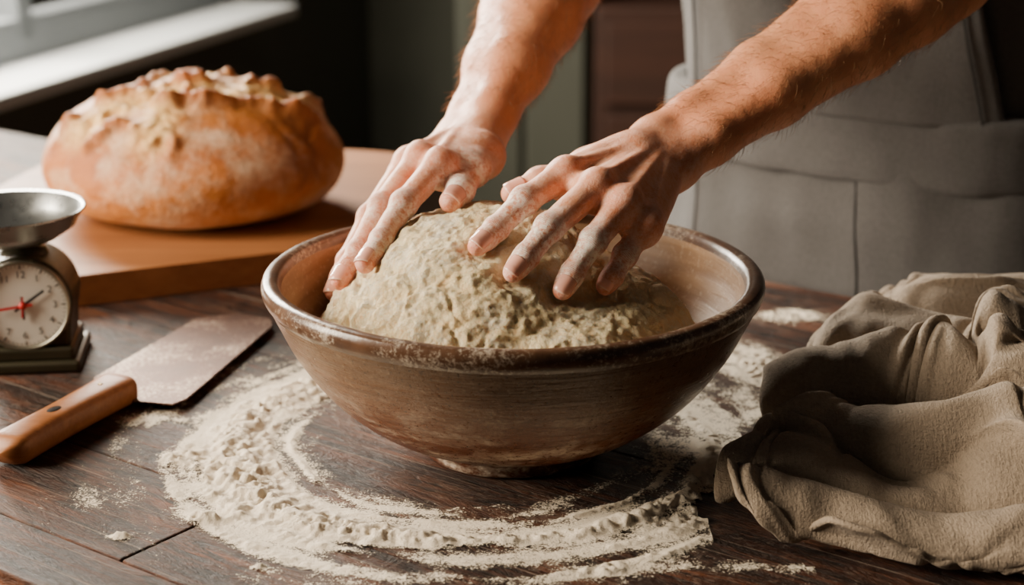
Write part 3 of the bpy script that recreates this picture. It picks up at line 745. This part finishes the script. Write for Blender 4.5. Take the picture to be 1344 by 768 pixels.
loft('apron_skirt',[(-.36,CA,.665,.255,.135),(-.2,CA,.665,.25,.14),(0,CA,.665,.242,.142),(.08,CA,.66,.232,.138),(.13,CA,.655,.218,.128)],M_apron,baker,fold=skirt_f)
def front_pt(a,z,zz,cbs,ras,rbs):
    cb=np.interp(z,zz,cbs); ra=np.interp(z,zz,ras); rb=np.interp(z,zz,rbs)
    u=a/ra; y=-rb*(max(0,1-abs(u)**(2/.85)))**(.85/2); return te(CA+a,cb+y,z)
for si,s0 in enumerate((-.150,.045)):
    pts=[]
    for z in np.linspace(-.34,.105,60):
        p=front_pt(s0-.06*z,z,[-.36,-.2,0,.08,.13],[.665,.665,.665,.66,.655],[.255,.25,.242,.232,.218],[.135,.14,.142,.138,.128])
        pts.append(p-E2*(skirt_f(p[None])[0]+.0006))
    tube('apron_seam_%d'%(si+1),pts,.0012,M_seam,baker)
loft('apron_belt',[(.104,CA,.655,.222,.130),(.108,CA,.655,.231,.141),(.145,CA,.653,.229,.139),(.168,CA,.650,.225,.137),(.173,CA,.650,.212,.124)],M_apron,baker,fold=foldf(.008,14,63))
loft('shirt_torso',[(.10,CA,.655,.212,.122),(.16,CA,.65,.21,.122),(.28,CA,.625,.208,.125),(.42,CA,.58,.215,.13),(.54,CA,.535,.215,.125),(.62,CA,.50,.20,.105),(.67,CA,.485,.13,.08),(.70,CA,.475,.065,.06),(.73,CA,.465,.058,.056)],M_shirt,baker,fold=foldf(.008,11,65))
bibV=[];bibF=[];nb=60;mb=60
ZZ=[.16,.28,.42,.54]
for j in range(mb+1):
    z=.165+.36*j/mb; cb=np.interp(z,ZZ,[.65,.625,.58,.535]); rb=np.interp(z,ZZ,[.122,.125,.13,.125]); ra=.210
    for i in range(nb+1):
        u=(i/nb*2-1)*(.17-.05*j/mb)/ra; y=-rb*(max(0,1-abs(u)**(2/.85)))**(.85/2)
        p=te(CA+u*ra,cb+y-.014,z); bibV.append(p-E2*(.010*fbm((p*np.array([12,12,5]))[None],83,3)[0]))
for j in range(mb):
    for i in range(nb): bibF.append((j*(nb+1)+i,j*(nb+1)+i+1,(j+1)*(nb+1)+i+1,(j+1)*(nb+1)+i))
o=mesh_obj('apron_bib',bibV,bibF,M_apron,baker); so=o.modifiers.new('s','SOLIDIFY'); so.thickness=.004
BV=np.array(bibV).reshape(mb+1,nb+1,3)
for si,ii in enumerate((3,nb-3)): tube('bib_seam_%d'%(si+1),[BV[j,ii]-E2*.003 for j in range(mb+1)],.0012,M_seam,baker)
S=SDF()
for sg in (-1,1):
    S.cap(te(CA+sg*.10,.67,.02),te(CA+sg*.11,.66,-.28),.095,.07,.03); S.cap(te(CA+sg*.11,.66,-.28),te(CA+sg*.12,.68,-.69),.068,.05,.02)
V,Q=S.mesh(.008); mesh_obj('trousers',V,Q,M_trouser,baker)
S=SDF()
for sg in (-1,1): S.cap(te(CA+sg*.12,.70,-.712),te(CA+sg*.14,.55,-.722),.036,.026,.02)
V,Q=S.mesh(.006); mesh_obj('shoes',V,Q,M_brown,baker)
S=SDF()
for sh,Hh in ((shL,HL),(shR,HR)):
    El=Hh['elbow']; ua=unit(sh-El)
    S.cap(El+ua*.085,El+ua*.10,.052,.054,.01); S.cap(El+ua*.10,sh,.052,.066,.02); S.cap(sh,te(CA,.50,.60),.066,.09,.04)
V,Q=S.mesh(.006); N=vnormals(V,Q); V=V+N*foldf(.006,16,71)(V)[:,None]; mesh_obj('shirt_sleeves',V,Q,M_shirt,baker)
S=SDF(); hc=te(CA,.40,.86); fwd=-E2; 
S.cap(te(CA,.475,.70),te(CA,.43,.80),.054,.052,.02)
S.ell(hc+np.array([0,0,.02]),(.082,.085,.10),.02); S.cap(hc+fwd*.035-zax*.04,hc+fwd*.055-zax*.085,.055,.032,.03)
S.cap(hc+fwd*.088+zax*.01,hc+fwd*.108-zax*.025,.009,.013,.012)
for sg in(-1,1):
    S.ell(hc+E1*sg*.08-zax*.005,(.012,.018,.028),.008); S.sub(hc+fwd*.098+E1*sg*.032+zax*.012,.014,.008); S.ell(hc+fwd*.080+E1*sg*.032+zax*.012,.0135,.003)
S.cap(hc+fwd*.088-zax*.052-E1*.018,hc+fwd*.088-zax*.052+E1*.018,.008,.008,.008)
V,Q=S.mesh(.004); z0=np.zeros(len(V)); mesh_obj('head',V,Q,M_skin,baker,attrs=dict(red=z0+.1,flour=z0,wm=z0,wp=z0))
S=SDF(); S.ell(hc+np.array([0,0,.035])+E2*.014,(.090,.093,.098),.02); S.sub(hc+fwd*.10-zax*.02,(.095,.095,.075),.02); S.sub(hc-zax*.10,.09,.02)
V,Q=S.mesh(.004); N=vnormals(V,Q); V=V+N*(fbm(V*60,81,3)*.006)[:,None]; mesh_obj('hair',V,Q,M_hair2,baker)
# ============================================================ LIGHTS
def area(name,loc,dirv,sx,sy,e,col):
    l=bpy.data.lights.new(name,'AREA'); l.shape='RECTANGLE'; l.size=sx; l.size_y=sy; l.energy=e; l.color=col
    o=bpy.data.objects.new(name,l); o.location=Vector((loc[0],loc[1],loc[2]+T)); o.rotation_euler=Vector(dirv).to_track_quat('-Z','Z').to_euler(); link(o); return o
area('left_front_fill',wp(-.05,-.16,.90),wnrm+np.array([0,-.25,-.5]),1.2,.80,225,(1.,.91,.77))
area('left_front_fill',wp(-2.45,-.16,.85),wnrm+np.array([0,.25,-.42]),1.3,.80,150,(1.,.85,.66))  # added fill at the unseen window, brightens dough and bowl fronts
w=bpy.data.worlds.new('world'); bpy.context.scene.world=w; w.use_nodes=True
w.node_tree.nodes['Background'].inputs[0].default_value=(1.,.87,.74,1); w.node_tree.nodes['Background'].inputs[1].default_value=.035
# ============================================================ CAMERA
cd=bpy.data.cameras.new('camera'); cam=bpy.data.objects.new('camera',cd); link(cam)
cam.location=(0,-1.195,T+.489); cam.rotation_euler=(math.radians(90-17.2),0,0)
cd.sensor_width=36; cd.lens=2260/1344*36; cd.clip_start=.05
cd.dof.use_dof=True; cd.dof.focus_distance=1.17; cd.dof.aperture_fstop=5.0
bpy.context.scene.camera=cam
